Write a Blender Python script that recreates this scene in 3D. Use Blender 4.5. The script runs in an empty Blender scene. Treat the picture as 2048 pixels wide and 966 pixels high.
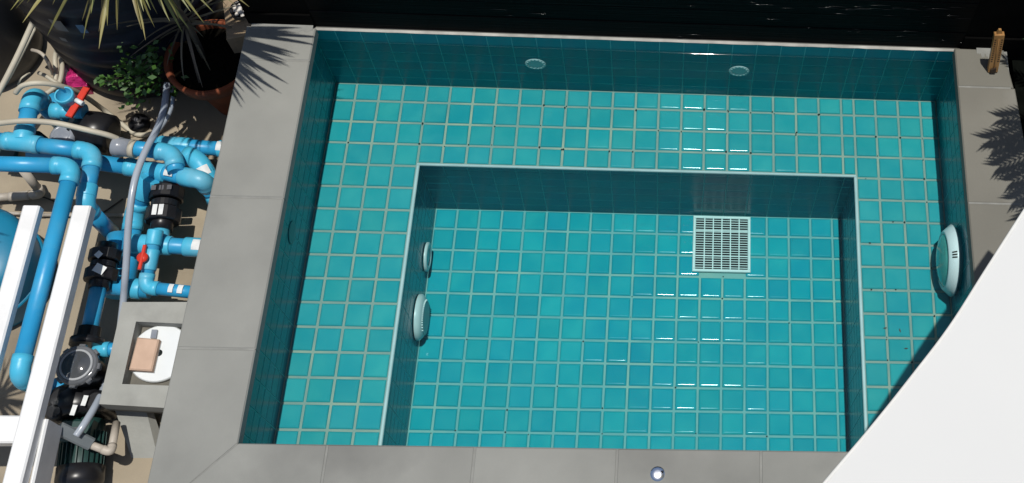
import bpy, math, random
from mathutils import Vector, Matrix, Euler
random.seed(7)
sc = bpy.context.scene
COL = sc.collection
S = 0.1            # one pool tile is 10 cm; everything below is measured in tiles
R = math.radians

# ------------------------------------------------------------------ camera
cam_d = bpy.data.cameras.new('camera')
cam = bpy.data.objects.new('camera', cam_d); COL.objects.link(cam)
CAM_E = Euler((0.491, -0.0701, -0.0019), 'XYZ')
CAM_P = Vector((13.762, -25.3356, 49.6024))
F_PX, PPX, PPY, IW, IH = 2553.1, 1514.06, 175.2, 2048, 966
cam.rotation_euler = CAM_E; cam.location = CAM_P * S
cam_d.sensor_width = 36.0; cam_d.lens = F_PX / IW * 36.0
cam_d.shift_x = -(PPX - IW / 2) / IW; cam_d.shift_y = (PPY - IH / 2) / IW
cam_d.clip_start = 0.05; cam_d.clip_end = 500
sc.camera = cam
CAM_R = CAM_E.to_matrix()

def W(px, py, z):
    """survey helper: the place at height z (tiles) that the photograph shows at this pixel"""
    d = CAM_R @ Vector(((px - PPX) / F_PX, -(py - PPY) / F_PX, -1.0))
    t = (z - CAM_P.z) / d.z
    return CAM_P + d * t

def WX(px, py, x):
    d = CAM_R @ Vector(((px - PPX) / F_PX, -(py - PPY) / F_PX, -1.0))
    return CAM_P + d * ((x - CAM_P.x) / d.x)

def WY(px, py, y):
    d = CAM_R @ Vector(((px - PPX) / F_PX, -(py - PPY) / F_PX, -1.0))
    return CAM_P + d * ((y - CAM_P.y) / d.y)

# ------------------------------------------------------------------ light
world = bpy.data.worlds.new('World'); sc.world = world; world.use_nodes = True
nt = world.node_tree; nt.nodes.clear()
sky = nt.nodes.new('ShaderNodeTexSky'); sky.sky_type = 'NISHITA'; sky.sun_disc = False
SUN_TILT = R(1.5); SUN_AZ = math.atan2(0.8, -0.6)      # from +Y towards +X
sky.sun_elevation = R(90) - SUN_TILT; sky.sun_rotation = SUN_AZ
sky.air_density = 1.0; sky.dust_density = 1.2
bg = nt.nodes.new('ShaderNodeBackground'); bg.inputs[1].default_value = 0.082
wo = nt.nodes.new('ShaderNodeOutputWorld')
nt.links.new(sky.outputs[0], bg.inputs[0]); nt.links.new(bg.outputs[0], wo.inputs[0])
sun_d = bpy.data.lights.new('sun', 'SUN'); sun_d.energy = 3.65; sun_d.angle = R(0.53); sun_d.color = (1.0, 0.965, 0.90)
sun = bpy.data.objects.new('sun', sun_d); COL.objects.link(sun)
sdir = Vector((0.8 * math.sin(SUN_TILT), -0.6 * math.sin(SUN_TILT), math.cos(SUN_TILT)))   # towards the sun
sun.rotation_euler = sdir.to_track_quat('Z', 'Y').to_euler(); sun.location = (1, 0, 8)
sc.view_settings.view_transform = 'Standard'; sc.view_settings.look = 'None'
sc.view_settings.gamma = 1; sc.view_settings.exposure = 0.0
sc.cycles.max_bounces = 10; sc.cycles.transparent_max_bounces = 12
sc.cycles.sample_clamp_indirect = 6.0

# ------------------------------------------------------------------ materials
def mat(name, col=(.5, .5, .5), rough=.5, col2=None, scale=3.0, detail=4.0, lo=.35, hi=.65, bump=0.0, bscale=None,
        bdist=.01, spec=.5, metal=0.0, rnd=0.0, stretch=None, col3=None, scale3=1.0, rnoise=0.0, trans=0.0, coat=0.0, alpha=1.0, ior=1.45):
    m = bpy.data.materials.new(name); m.use_nodes = True
    t = m.node_tree; L = t.links; N = t.nodes
    p = N['Principled BSDF']
    p.inputs['Roughness'].default_value = rough; p.inputs['Metallic'].default_value = metal
    p.inputs['Specular IOR Level'].default_value = spec; p.inputs['IOR'].default_value = ior
    p.inputs['Transmission Weight'].default_value = trans; p.inputs['Coat Weight'].default_value = coat
    p.inputs['Alpha'].default_value = alpha
    g = N.new('ShaderNodeNewGeometry'); pos = g.outputs['Position']
    if stretch:
        mp = N.new('ShaderNodeMapping'); mp.inputs['Scale'].default_value = stretch
        L.new(pos, mp.inputs['Vector']); pos = mp.outputs['Vector']
    def noise(s, d=4.0):
        n = N.new('ShaderNodeTexNoise'); n.inputs['Scale'].default_value = s; n.inputs['Detail'].default_value = d
        L.new(pos, n.inputs['Vector']); return n.outputs['Fac']
    def ramp(fac, a, b):
        r = N.new('ShaderNodeMapRange'); r.inputs['From Min'].default_value = a; r.inputs['From Max'].default_value = b
        L.new(fac, r.inputs['Value']); return r.outputs['Result']
    def mix(fac, a, b):
        x = N.new('ShaderNodeMix'); x.data_type = 'RGBA'
        L.new(fac, x.inputs['Factor'])
        for s, v in ((6, a), (7, b)):
            if isinstance(v, tuple): x.inputs[s].default_value = (*v, 1)
            else: L.new(v, x.inputs[s])
        return x.outputs[2]
    c = tuple(col)
    if col2: c = mix(ramp(noise(scale, detail), lo, hi), tuple(col), tuple(col2))
    if col3: c = mix(ramp(noise(scale3, 5.0), .52, .72), c, tuple(col3))
    if rnd:
        oi = N.new('ShaderNodeObjectInfo')
        h = N.new('ShaderNodeHueSaturation')
        r = N.new('ShaderNodeMapRange'); r.inputs['To Min'].default_value = 1 - rnd; r.inputs['To Max'].default_value = 1 + rnd
        L.new(oi.outputs['Random'], r.inputs['Value']); L.new(r.outputs['Result'], h.inputs['Value'])
        m2 = N.new('ShaderNodeMath'); m2.operation = 'MULTIPLY'; m2.inputs[1].default_value = 7.31
        fr = N.new('ShaderNodeMath'); fr.operation = 'FRACT'
        r2 = N.new('ShaderNodeMapRange'); r2.inputs['To Min'].default_value = .5 - rnd * .10; r2.inputs['To Max'].default_value = .5 + rnd * .10
        L.new(oi.outputs['Random'], m2.inputs[0]); L.new(m2.outputs[0], fr.inputs[0]); L.new(fr.outputs[0], r2.inputs['Value'])
        L.new(r2.outputs['Result'], h.inputs['Hue'])
        if isinstance(c, tuple): h.inputs['Color'].default_value = (*c, 1)
        else: L.new(c, h.inputs['Color'])
        c = h.outputs['Color']
    if isinstance(c, tuple): p.inputs['Base Color'].default_value = (*c, 1)
    else: L.new(c, p.inputs['Base Color'])
    if rnoise:
        r = N.new('ShaderNodeMapRange'); r.inputs['To Min'].default_value = max(0, rough - rnoise); r.inputs['To Max'].default_value = rough + rnoise
        L.new(noise(scale * 1.7, 3.0), r.inputs['Value']); L.new(r.outputs['Result'], p.inputs['Roughness'])
    if bump:
        b = N.new('ShaderNodeBump'); b.inputs['Strength'].default_value = bump; b.inputs['Distance'].default_value = bdist
        L.new(noise(bscale or scale * 3, 4.0), b.inputs['Height']); L.new(b.outputs['Normal'], p.inputs['Normal'])
    return m

M = {}
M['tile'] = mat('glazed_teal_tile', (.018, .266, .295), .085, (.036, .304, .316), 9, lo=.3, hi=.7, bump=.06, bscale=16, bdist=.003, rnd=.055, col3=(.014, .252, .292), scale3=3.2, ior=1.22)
M['tile_basin'] = mat('water_tinted_tile', (.006, .258, .306), .085, (.016, .298, .330), 9, lo=.3, hi=.7, bump=.06, bscale=16, bdist=.003, rnd=.065, col3=(.004, .244, .306), scale3=3.2, ior=1.22)  # same tile, the blue tint of deeper water put into its colour
M['wall_tile'] = mat('shaded_teal_wall_tile', (.002, .175, .220), .22, (.003, .20, .235), 9, lo=.3, hi=.7, bump=.16, bscale=11, bdist=.004, rnd=.07, ior=1.30)  # same tile as the floor, darkened so the colour carries the wall's shade
M['grout'] = mat('floor_grout', (.225, .30, .255), .8, (.175, .265, .235), 9, bump=.3, bscale=160, bdist=.002, col3=(.30, .36, .27), scale3=3)
M['bgrout'] = mat('water_tinted_grout', (.125, .34, .33), .8, (.095, .30, .30), 9, bump=.3, bscale=160, bdist=.002, col3=(.20, .38, .32), scale3=3)  # floor grout with the aqua cast of deeper water painted in
M['wall_grout'] = mat('wall_grout', (.075, .44, .43), .4, (.05, .36, .37), 30, ior=1.22)
M['hole'] = mat('grout_pinhole', (.008, .012, .010), .9)
M['trim'] = mat('white_nosing', (.42, .51, .51), .35, (.36, .46, .46), 12)
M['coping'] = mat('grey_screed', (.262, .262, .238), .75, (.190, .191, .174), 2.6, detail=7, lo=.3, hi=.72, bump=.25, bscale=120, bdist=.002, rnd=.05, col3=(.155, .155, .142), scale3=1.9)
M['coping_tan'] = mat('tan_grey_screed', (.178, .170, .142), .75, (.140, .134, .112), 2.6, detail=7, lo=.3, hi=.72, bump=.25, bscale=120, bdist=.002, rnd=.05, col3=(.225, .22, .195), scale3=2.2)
M['screed_light'] = mat('pale_screed', (.335, .338, .312), .8, (.275, .278, .255), 6, detail=7, bump=.3, bscale=90, bdist=.003, col3=(.19, .19, .175), scale3=4)
M['coping_side'] = mat('rough_screed', (.17, .16, .135), .85, (.11, .105, .09), 6, bump=.4, bscale=60, bdist=.004)
M['mortar'] = mat('joint_mortar', (.25, .25, .23), .85, (.19, .19, .175), 15)
M['ground'] = mat('tan_screed', (.36, .30, .215), .85, (.29, .245, .18), 3.0, detail=8, bump=.35, bscale=70, bdist=.004, col3=(.20, .165, .12), scale3=2.4)
M['soil'] = mat('dark_earth', (.004, .005, .004), .95, (.002, .0025, .002), 20, bump=.6, bscale=60, bdist=.01, spec=.05)
M['pot_soil'] = mat('dark_potting_soil', (.006, .005, .004), .95, (.003, .003, .002), 40, bump=.8, bscale=80, bdist=.01, spec=.05)
M['black'] = mat('black_cladding', (.0020, .0022, .0030), .5, (.0010, .0010, .0014), 5, bump=.4, bscale=9, bdist=.005, stretch=(.35, 1, 14), spec=.03)
M['dark_wall'] = mat('dark_brown_render', (.0045, .004, .0035), .9, (.0025, .0025, .0025), 6, bump=.3, bscale=18, bdist=.006, spec=.05)
M['whitecem'] = mat('white_cement', (.46, .45, .41), .8, (.28, .275, .25), 9)
M['pvc'] = mat('blue_pvc', (.022, .290, .55), .36, (.032, .325, .58), 7, bump=.05, bscale=40, col3=(.07, .33, .52), scale3=6, rnoise=.1)
M['fit'] = mat('light_blue_pvc', (.055, .41, .62), .40, (.07, .45, .65), 9, bump=.08, bscale=50, col3=(.14, .43, .58), scale3=7, rnoise=.1)
M['sticker'] = mat('white_sticker', (.72, .73, .72), .6, (.6, .62, .62), 40)
M['blackp'] = mat('black_plastic', (.010, .010, .012), .32, (.016, .016, .018), 9, spec=.45)
M['greyp'] = mat('grey_clear_pvc', (.20, .22, .26), .25, (.28, .30, .33), 12)
M['hose'] = mat('beige_hose', (.52, .48, .38), .55, (.42, .38, .30), 9)
M['clearhose'] = mat('milky_hose', (.30, .34, .40), .22, (.36, .40, .45), 6, spec=.6)
M['conduit'] = mat('beige_conduit', (.46, .41, .34), .5, (.38, .34, .29), 9)
M['cable'] = mat('black_cable', (.012, .011, .010), .5)
M['red'] = mat('red_plastic', (.62, .045, .025), .35, (.55, .035, .02), 9)
M['white'] = mat('white_paint', (.80, .80, .79), .55, (.70, .70, .69), 9, bump=.15, bscale=60, bdist=.003)
M['whitep'] = mat('white_plastic', (.72, .75, .76), .28, (.68, .71, .72), 9)
M['stub_grey'] = mat('plain_grey', (.155, .175, .185), .6, (.13, .15, .16), 14)  # plain grey for the beam stub, darker than the rails
M['sail'] = mat('white_canvas', (.625, .622, .600), .9, (.61, .607, .586), 1.3, bump=.10, bscale=700, bdist=.0008)
M['hem'] = mat('white_webbing', (.70, .69, .65), .8, (.67, .66, .62), 30)
M['tank'] = mat('navy_plastic', (.009, .011, .020), .5, (.013, .015, .024), 5, spec=.22)
M['tank2'] = mat('charcoal_plastic', (.036, .040, .046), .45, (.028, .032, .036), 5)
M['terra'] = mat('terracotta', (.23, .055, .018), .8, (.15, .038, .014), 9, bump=.2, bscale=40, bdist=.004)
M['leaf'] = mat('dracaena_leaf', (.22, .20, .062), .45, (.13, .135, .035), 6, rnd=.30)
M['dryleaf'] = mat('dry_leaf', (.16, .13, .08), .6, (.09, .08, .05), 8, rnd=.3)
M['trunk'] = mat('woody_stem', (.085, .065, .045), .85, (.05, .04, .03), 12, bump=.6, bscale=50, bdist=.01)
M['shrubleaf'] = mat('shrub_leaf', (.065, .150, .026), .42, (.035, .090, .017), 9)
M['palm'] = mat('palm_leaf', (.045, .085, .020), .45, (.06, .11, .03), 5, rnd=.2)
M['pink'] = mat('pink_bag', (.62, .035, .20), .28, (.45, .02, .14), 16, bump=.6, bscale=35, bdist=.02)
M['clearbag'] = mat('clear_plastic', (.62, .55, .56), .15, (.30, .24, .26), 18, bump=.8, bscale=30, bdist=.02)
M['filter'] = mat('teal_filter_shell', (.010, .17, .30), .35, (.014, .20, .33), 4)
M['lid'] = mat('clear_lid', (.05, .055, .062), .06, (.07, .075, .08), 6, spec=.7, coat=.5)
M['lidring'] = mat('smoky_clear_ring', (.085, .09, .098), .12, (.14, .145, .155), 9, spec=.7)
M['ring'] = mat('pale_gasket', (.36, .37, .38), .4, (.28, .29, .30), 20)
M['motor'] = mat('dark_green_metal', (.012, .040, .036), .38, (.018, .055, .050), 9, spec=.6)
M['sponge'] = mat('tan_sponge', (.55, .385, .285), .85, (.49, .34, .25), 20, bump=.3, bscale=90, bdist=.003)
M['wood'] = mat('varnished_wood', (.40, .215, .075), .4, (.30, .15, .05), 8, stretch=(6, 6, 1))
M['ink'] = mat('dark_print', (.03, .018, .010), .6)
M['chrome'] = mat('polished_steel', (.85, .87, .9), .22, metal=1.0)
M['pebble'] = mat('white_pebble', (.80, .75, .68), .55, (.70, .65, .58), 20)
M['tanstone'] = mat('tan_ledge', (.34, .25, .155), .85, (.26, .19, .12), 7, bump=.5, bscale=40, bdist=.006)
M['blue_label'] = mat('blue_label', (.035, .095, .19), .4, (.05, .12, .22), 14)
M['grey_label'] = mat('grey_label', (.10, .10, .11), .5, (.06, .06, .07), 20)
M['recess_dark'] = mat('recess_shade', (.006, .010, .010), .9)  # near-black paint for the shade inside the drain and the lid hole
M['grate'] = mat('white_grate', (.52, .68, .66), .4, (.46, .62, .60), 12)
M['lens'] = mat('lamp_lens', (.030, .22, .19), .05, (.10, .36, .32), 6, spec=.8, coat=.6, bump=.5, bscale=20, bdist=.01)
M['fitting'] = mat('inlet_plastic', (.46, .58, .57), .35, (.40, .52, .52), 12)
M['dullfit'] = mat('grey_inlet_plastic', (.10, .25, .27), .5, (.085, .23, .25), 12)

def water_mat():
    m = bpy.data.materials.new('pool_water'); m.use_nodes = True
    t = m.node_tree; N = t.nodes; L = t.links; N.clear()
    o = N.new('ShaderNodeOutputMaterial'); mx = N.new('ShaderNodeMixShader')
    tr = N.new('ShaderNodeBsdfTransparent'); tr.inputs[0].default_value = (.86, .98, .995, 1)
    gl = N.new('ShaderNodeBsdfGlossy'); gl.inputs['Roughness'].default_value = 0.035
    fr = N.new('ShaderNodeFresnel'); fr.inputs['IOR'].default_value = 1.33
    g = N.new('ShaderNodeNewGeometry'); n = N.new('ShaderNodeTexNoise'); n.inputs['Scale'].default_value = 5; n.inputs['Detail'].default_value = 2
    b = N.new('ShaderNodeBump'); b.inputs['Strength'].default_value = .10; b.inputs['Distance'].default_value = .02
    L.new(g.outputs['Position'], n.inputs['Vector']); L.new(n.outputs['Fac'], b.inputs['Height'])
    L.new(b.outputs[0], gl.inputs['Normal']); L.new(b.outputs[0], fr.inputs['Normal'])
    L.new(fr.outputs[0], mx.inputs[0]); L.new(tr.outputs[0], mx.inputs[1]); L.new(gl.outputs[0], mx.inputs[2])
    L.new(mx.outputs[0], o.inputs[0]); return m
M['water'] = water_mat()

# ------------------------------------------------------------------ mesh helpers (tile units)
class MB:
    def __init__(self): self.v = []; self.f = []; self.sm = []
    def add(self, vs, fs, smooth=False):
        o = len(self.v); self.v += [Vector(x) for x in vs]
        for q in fs: self.f.append([o + i for i in q]); self.sm.append(smooth)
    def box(self, a, b, bev=0.0):
        x0, y0, z0 = a; x1, y1, z1 = b
        self.hexa([(x0, y0, z0), (x1, y0, z0), (x1, y1, z0), (x0, y1, z0)], [(x0, y0, z1), (x1, y0, z1), (x1, y1, z1), (x0, y1, z1)], bev)
    def hexa(self, bot, top, bev=0.0):
        bot = [Vector(p) for p in bot]; top = [Vector(p) for p in top]; n = len(bot)
        if not bev:
            self.add(bot + top, [tuple(range(n))[::-1], tuple(range(n, 2 * n))] + [(i, (i + 1) % n, n + (i + 1) % n, n + i) for i in range(n)])
            return
        c = sum(top, Vector()) / n; up = (top[0] - bot[0]).normalized()
        ins = []
        for i in range(n):
            e1 = (top[(i + 1) % n] - top[i]).normalized(); e2 = (top[i - 1] - top[i]).normalized()
            ins.append(top[i] + (e1 + e2) * bev)
        mid = [p - up * bev for p in top]
        self.add(bot + mid + ins, [tuple(range(n))[::-1], tuple(range(2 * n, 3 * n))]
                 + [(i, (i + 1) % n, n + (i + 1) % n, n + i) for i in range(n)]
                 + [(n + i, n + (i + 1) % n, 2 * n + (i + 1) % n, 2 * n + i) for i in range(n)])
    def sweep(self, pts, rad, seg=14, caps=True, smooth=True):
        pts = [Vector(p) for p in pts]; n = len(pts)
        if not isinstance(rad, (list, tuple)): rad = [rad] * n
        T = []
        for i in range(n):
            a = pts[max(0, i - 1)]; b = pts[min(n - 1, i + 1)]
            d = b - a
            T.append(d.normalized() if d.length > 1e-9 else (T[-1] if T else Vector((0, 0, 1))))
        ref = Vector((0, 0, 1)) if abs(T[0].z) < .9 else Vector((1, 0, 0))
        u = T[0].cross(ref).normalized(); vs = []
        for i in range(n):
            u = (u - T[i] * u.dot(T[i])).normalized(); w = T[i].cross(u)
            for k in range(seg):
                a = 2 * math.pi * k / seg
                vs.append(pts[i] + (u * math.cos(a) + w * math.sin(a)) * rad[i])
        fs = []
        for i in range(n - 1):
            for k in range(seg):
                k2 = (k + 1) % seg
                fs.append((i * seg + k, i * seg + k2, (i + 1) * seg + k2, (i + 1) * seg + k))
        self.add(vs, fs, smooth)
        if caps:
            o = len(self.v) - len(vs)
            self.f.append([o + k for k in range(seg)][::-1]); self.sm.append(False)
            self.f.append([o + (n - 1) * seg + k for k in range(seg)]); self.sm.append(False)
    def lathe(self, c, axis, prof, seg=32, smooth=True, close0=False, close1=False):
        """prof: list of (distance along axis, radius)"""
        axis = Vector(axis).normalized(); c = Vector(c)
        ref = Vector((0, 0, 1)) if abs(axis.z) < .9 else Vector((1, 0, 0))
        u = axis.cross(ref).normalized(); w = axis.cross(u); vs = []
        for d, r in prof:
            for k in range(seg):
                a = 2 * math.pi * k / seg
                vs.append(c + axis * d + (u * math.cos(a) + w * math.sin(a)) * r)
        fs = []
        for i in range(len(prof) - 1):
            for k in range(seg):
                k2 = (k + 1) % seg
                fs.append((i * seg + k, i * seg + k2, (i + 1) * seg + k2, (i + 1) * seg + k))
        self.add(vs, fs, smooth); o = len(self.v) - len(vs); n = len(prof)
        if close0: self.f.append([o + k for k in range(seg)][::-1]); self.sm.append(False)
        if close1: self.f.append([o + (n - 1) * seg + k for k in range(seg)]); self.sm.append(False)
    def build(self, name, m, parent=None, origin=None, autosharp=True):
        if parent is not None: org = Vector(parent['org'])
        elif origin is not None: org = Vector(origin)
        else:
            org = Vector((sum(v.x for v in self.v) / len(self.v), sum(v.y for v in self.v) / len(self.v), min(v.z for v in self.v)))
        me = bpy.data.meshes.new(name)
        me.from_pydata([(v - org) * S for v in self.v], [], self.f)
        me.polygons.foreach_set('use_smooth', self.sm)
        me.materials.append(M[m] if isinstance(m, str) else m); me.update()
        o = bpy.data.objects.new(name, me); COL.objects.link(o)
        o['org'] = list(org)
        if parent is not None: o.parent = parent
        else: o.location = org * S
        return o

def tag(o, label=None, cat=None, group=None, kind=None):
    if label: o['label'] = label
    if cat: o['category'] = cat
    if group: o['group'] = group
    if kind: o['kind'] = kind
    return o
def thing(name, label, cat, org, group=None):
    o = bpy.data.objects.new(name, None); COL.objects.link(o)
    o.location = Vector(org) * S; o['org'] = list(org); o.empty_display_size = .05
    return tag(o, label, cat, group)
def struct(name, org):
    o = bpy.data.objects.new(name, None); COL.objects.link(o); o.location = Vector(org) * S; o['org'] = list(org)
    o['kind'] = 'structure'; return o
def smooth_path(pts, n=8):
    pts = [Vector(p) for p in pts]; P = [pts[0] * 2 - pts[1]] + pts + [pts[-1] * 2 - pts[-2]]; out = []
    for i in range(1, len(P) - 2):
        a, b, c, d = P[i - 1:i + 3]
        for k in range(n):
            t = k / n
            out.append(.5 * ((2 * b) + (c - a) * t + (2 * a - 5 * b + 4 * c - d) * t * t + (3 * b - a - 3 * c + d) * t ** 3))
    out.append(pts[-1]); return out

# ------------------------------------------------------------------ pool: measured levels
CZ = 4.7                        # top of the coping
WZ = 3.68                       # water level
BZ = -4.7                       # bottom of the deep basin
XL, XR = -0.90, 25.26           # pool walls
CXL, CXR = -0.68, 25.12         # coping edges
YB, YF = 0.83, -15.5            # back and front wall
PXL, PXR, PYB = 3.08, 21.48, -2.95
GZ = -0.9                       # level of the plant yard

tile_cache = {}
def tile_mesh(w, h, m):
    key = (round(w, 3), round(h, 3), m)
    if key in tile_cache: return tile_cache[key]
    rings = ((.041, -.02, .016), (.052, .022, .016), (.088, .046, .016), (.14, .052, .016)) if m[0] == 't' else ((.018, -.01, .014), (.020, .001, .014), (.026, .0035, .016), (.05, .004, .02))
    hw, hh = w / 2, h / 2; loops = []
    for ins, z, cr in rings:
        a, b = max(hw - ins, .01), max(hh - ins, .01); cr = min(cr, a * .6, b * .6)
        loops.append([(x * S, y * S, z * S) for x, y in ((a, b - cr), (a - cr, b), (-a + cr, b), (-a, b - cr), (-a, -b + cr), (-a + cr, -b), (a - cr, -b), (a, -b + cr))])
    vs = []; fs = []; sm = []
    for k in range(8):                       # each bevel strip keeps its own vertices, so its shading runs straight along the edge
        k2 = (k + 1) % 8; o = len(vs)
        for lp in loops: vs += [lp[k], lp[k2]]
        for r in range(3): sm.append(k % 2 == 1); fs.append((o + 2 * r, o + 2 * r + 1, o + 2 * r + 3, o + 2 * r + 2))
    o = len(vs); vs += loops[-1]; fs.append(tuple(range(o, o + 8)))
    me = bpy.data.meshes.new('tile'); me.from_pydata(vs, [], fs)
    me.polygons.foreach_set('use_smooth', sm + [False]); me.materials.append(M[m]); me.update()
    tile_cache[key] = me; return me

def lay(parent, o, U, V, us, vs, m, skip=None, jit=.009):
    """tiles between consecutive joints us x vs on the plane o + u U + v V, facing U x V"""
    o = Vector(o); U = Vector(U); V = Vector(V); N = U.cross(V)
    rot = Matrix((U, V, N)).transposed()
    org = Vector(parent['org'])
    for i in range(len(us) - 1):
        for j in range(len(vs) - 1):
            u0, u1, v0, v1 = us[i], us[i + 1], vs[j], vs[j + 1]
            if abs(u1 - u0) < .14 or abs(v1 - v0) < .14: continue
            if skip and skip((u0 + u1) / 2, (v0 + v1) / 2): continue
            ob = bpy.data.objects.new('tile', tile_mesh(abs(u1 - u0), abs(v1 - v0), m)); COL.objects.link(ob)
            ob.parent = parent
            c = o + U * (u0 + u1) / 2 + V * (v0 + v1) / 2 - org + N * (random.uniform(-.008, .008) if m[0] == 't' else random.uniform(.001, .003))
            ob.location = c * S
            tw = Euler((random.gauss(0, jit), random.gauss(0, jit), random.gauss(0, .004)))
            ob.rotation_euler = (rot @ tw.to_matrix()).to_euler()

def cuts(a, b, first, step=1.0):
    """joint positions from a to b, with a joint at `first`"""
    out = [a]; x = first
    while x > a: x -= step
    x += step
    while x < b - .05:
        if x > a + .05: out.append(x)
        x += step
    out.append(b); return out

# shelf floor (four sheets round the basin), grout 5 mm below the tile faces
pf = struct('pool_floor', (12, -7, 0))
g = MB()
for a, b, c, d in ((XL, PXL, YF, YB), (PXR, XR, YF, YB), (PXL, PXR, PYB, YB)):
    g.add([(a, c, 0), (b, c, 0), (b, d, 0), (a, d, 0)], [(0, 1, 2, 3)])
tag(g.build('grout', 'grout', pf), kind=None)
xs_left = cuts(XL, PXL - .08, 0.0); xs_mid = cuts(PXL - .08, PXR + .08, 0.0); xs_right = cuts(PXR + .08, XR, 22.52 - 22.0 + 22)
ysall = cuts(YF, YB, 0.0)
ys_back = [y for y in ysall if y > PYB + .08]; ys_back = [PYB + .08] + [y for y in ys_back if y > PYB + .2]
lay(pf, (0, 0, 0), (1, 0, 0), (0, 1, 0), xs_left, ysall, 'tile')
lay(pf, (0, 0, 0), (1, 0, 0), (0, 1, 0), xs_right, ysall, 'tile')
lay(pf, (0, 0, 0), (1, 0, 0), (0, 1, 0), xs_mid, ys_back, 'tile')
h = MB()
for i in range(70):
    x = random.choice(list(range(0, 3)) + list(range(3, 26)) * 1 + [22.52, 23.52, 24.52] * 4)
    y = -random.randint(0, 13)
    if PXL - .5 < x < PXR + .5: y = -random.randint(0, 2)
    x += random.uniform(-.05, .05); y += random.uniform(-.08, .08); r = random.uniform(.018, .05)
    h.add([(x + r * math.cos(k * 1.05), y + r * math.sin(k * 1.05) * random.uniform(.6, 1.5), .034) for k in range(6)], [tuple(range(6))])
tag(h.build('grout_pinholes', 'hole', pf), kind='stuff')

bf = struct('basin_floor', (12, -9, BZ))
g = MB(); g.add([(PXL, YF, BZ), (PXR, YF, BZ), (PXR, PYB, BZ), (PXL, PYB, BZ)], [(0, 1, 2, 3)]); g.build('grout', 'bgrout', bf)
GX0, GX1, GY0, GY1 = 14.70, 17.31, -5.72, -3.04
bxs = cuts(PXL, PXR, 4.06); bys = cuts(YF, PYB, -3.917)
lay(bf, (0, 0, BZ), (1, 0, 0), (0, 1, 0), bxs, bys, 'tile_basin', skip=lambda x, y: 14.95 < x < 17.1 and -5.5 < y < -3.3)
h = MB()
for i in range(26):
    x = 4.06 + random.randint(0, 17) + random.uniform(-.05, .05); y = -3.917 - random.randint(0, 10) + random.uniform(-.08, .08); r = random.uniform(.018, .045)
    h.add([(x + r * math.cos(k * 1.05), y + r * math.sin(k * 1.05), BZ + .034) for k in range(6)], [tuple(range(6))])
tag(h.build('grout_pinholes', 'hole', bf), kind='stuff')

def wall(name, o, U, V, us, vs, tiles=True):
    U = Vector(U); V = Vector(V); o = Vector(o)
    w = struct(name, o)
    q = MB(); q.add([o + U * us[0] + V * vs[0], o + U * us[-1] + V * vs[0], o + U * us[-1] + V * vs[-1], o + U * us[0] + V * vs[-1]], [(0, 1, 2, 3)])
    q.build('grout', 'wall_grout', w)
    if tiles: lay(w, o, U, V, us, vs, 'wall_tile', jit=.0016)
    return w
TOPB = 4.50                                                       # top of the back wall, a little under the coping
vrow = [0.0, .70, 1.42, 2.14, 2.86, 3.60]
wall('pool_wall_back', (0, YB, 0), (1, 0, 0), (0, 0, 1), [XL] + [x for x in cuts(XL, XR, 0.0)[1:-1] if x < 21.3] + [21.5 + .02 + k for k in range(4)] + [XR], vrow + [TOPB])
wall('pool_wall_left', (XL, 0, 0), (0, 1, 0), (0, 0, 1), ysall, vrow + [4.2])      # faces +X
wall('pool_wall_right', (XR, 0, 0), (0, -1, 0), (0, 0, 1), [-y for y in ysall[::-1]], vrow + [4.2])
wall('pool_wall_front', (0, YF, 0), (-1, 0, 0), (0, 0, 1), [-XR, -XL], [BZ, 4.2], tiles=False)
brow = [BZ + k * .72 for k in range(7)]; brow = [z for z in brow if z < -.2] + [-.06]
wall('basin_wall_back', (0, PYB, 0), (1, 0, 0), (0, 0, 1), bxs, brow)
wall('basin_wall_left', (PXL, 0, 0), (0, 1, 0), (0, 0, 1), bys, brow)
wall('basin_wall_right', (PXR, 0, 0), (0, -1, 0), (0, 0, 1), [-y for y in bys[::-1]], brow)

# white nosing along the basin edge
nz = struct('basin_nosing', (PXL, PYB, 0))
for a, b in (((PXL - .10, PYB - .02, -.06), (PXR + .08, PYB + .09, .06)), ((PXL - .10, YF + .02, -.06), (PXL + .035, PYB - .022, .06)), ((PXR - .035, YF + .02, -.06), (PXR + .10, PYB - .022, .06))):
    q = MB(); q.box(a, b, .03); q.build('nosing_strip', 'trim', nz)

# water: one still sheet, with the narrow meniscus that climbs the walls
wv = MB()
wv.add([(XL, YF, WZ), (XR, YF, WZ), (XR, YB - .07, WZ), (XL, YB - .07, WZ)], [(0, 1, 2, 3)])
wo_ = wv.build('pool_water', 'water'); tag(wo_, kind='structure')
q = MB(); n = 60; vs = []; prof = ((0, 0), (.03, .006), (.05, .020), (.060, .045), (.064, .08))
for dy, dz in prof:
    for k in range(n + 1): vs.append((XL + (XR - XL) * k / n, YB - .07 + dy, WZ + dz + .004))
fs = [(r * (n + 1) + k, r * (n + 1) + k + 1, (r + 1) * (n + 1) + k + 1, (r + 1) * (n + 1) + k) for r in range(len(prof) - 1) for k in range(n)]
q.add(vs, fs, True); q.build('meniscus', 'water', wo_)

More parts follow.
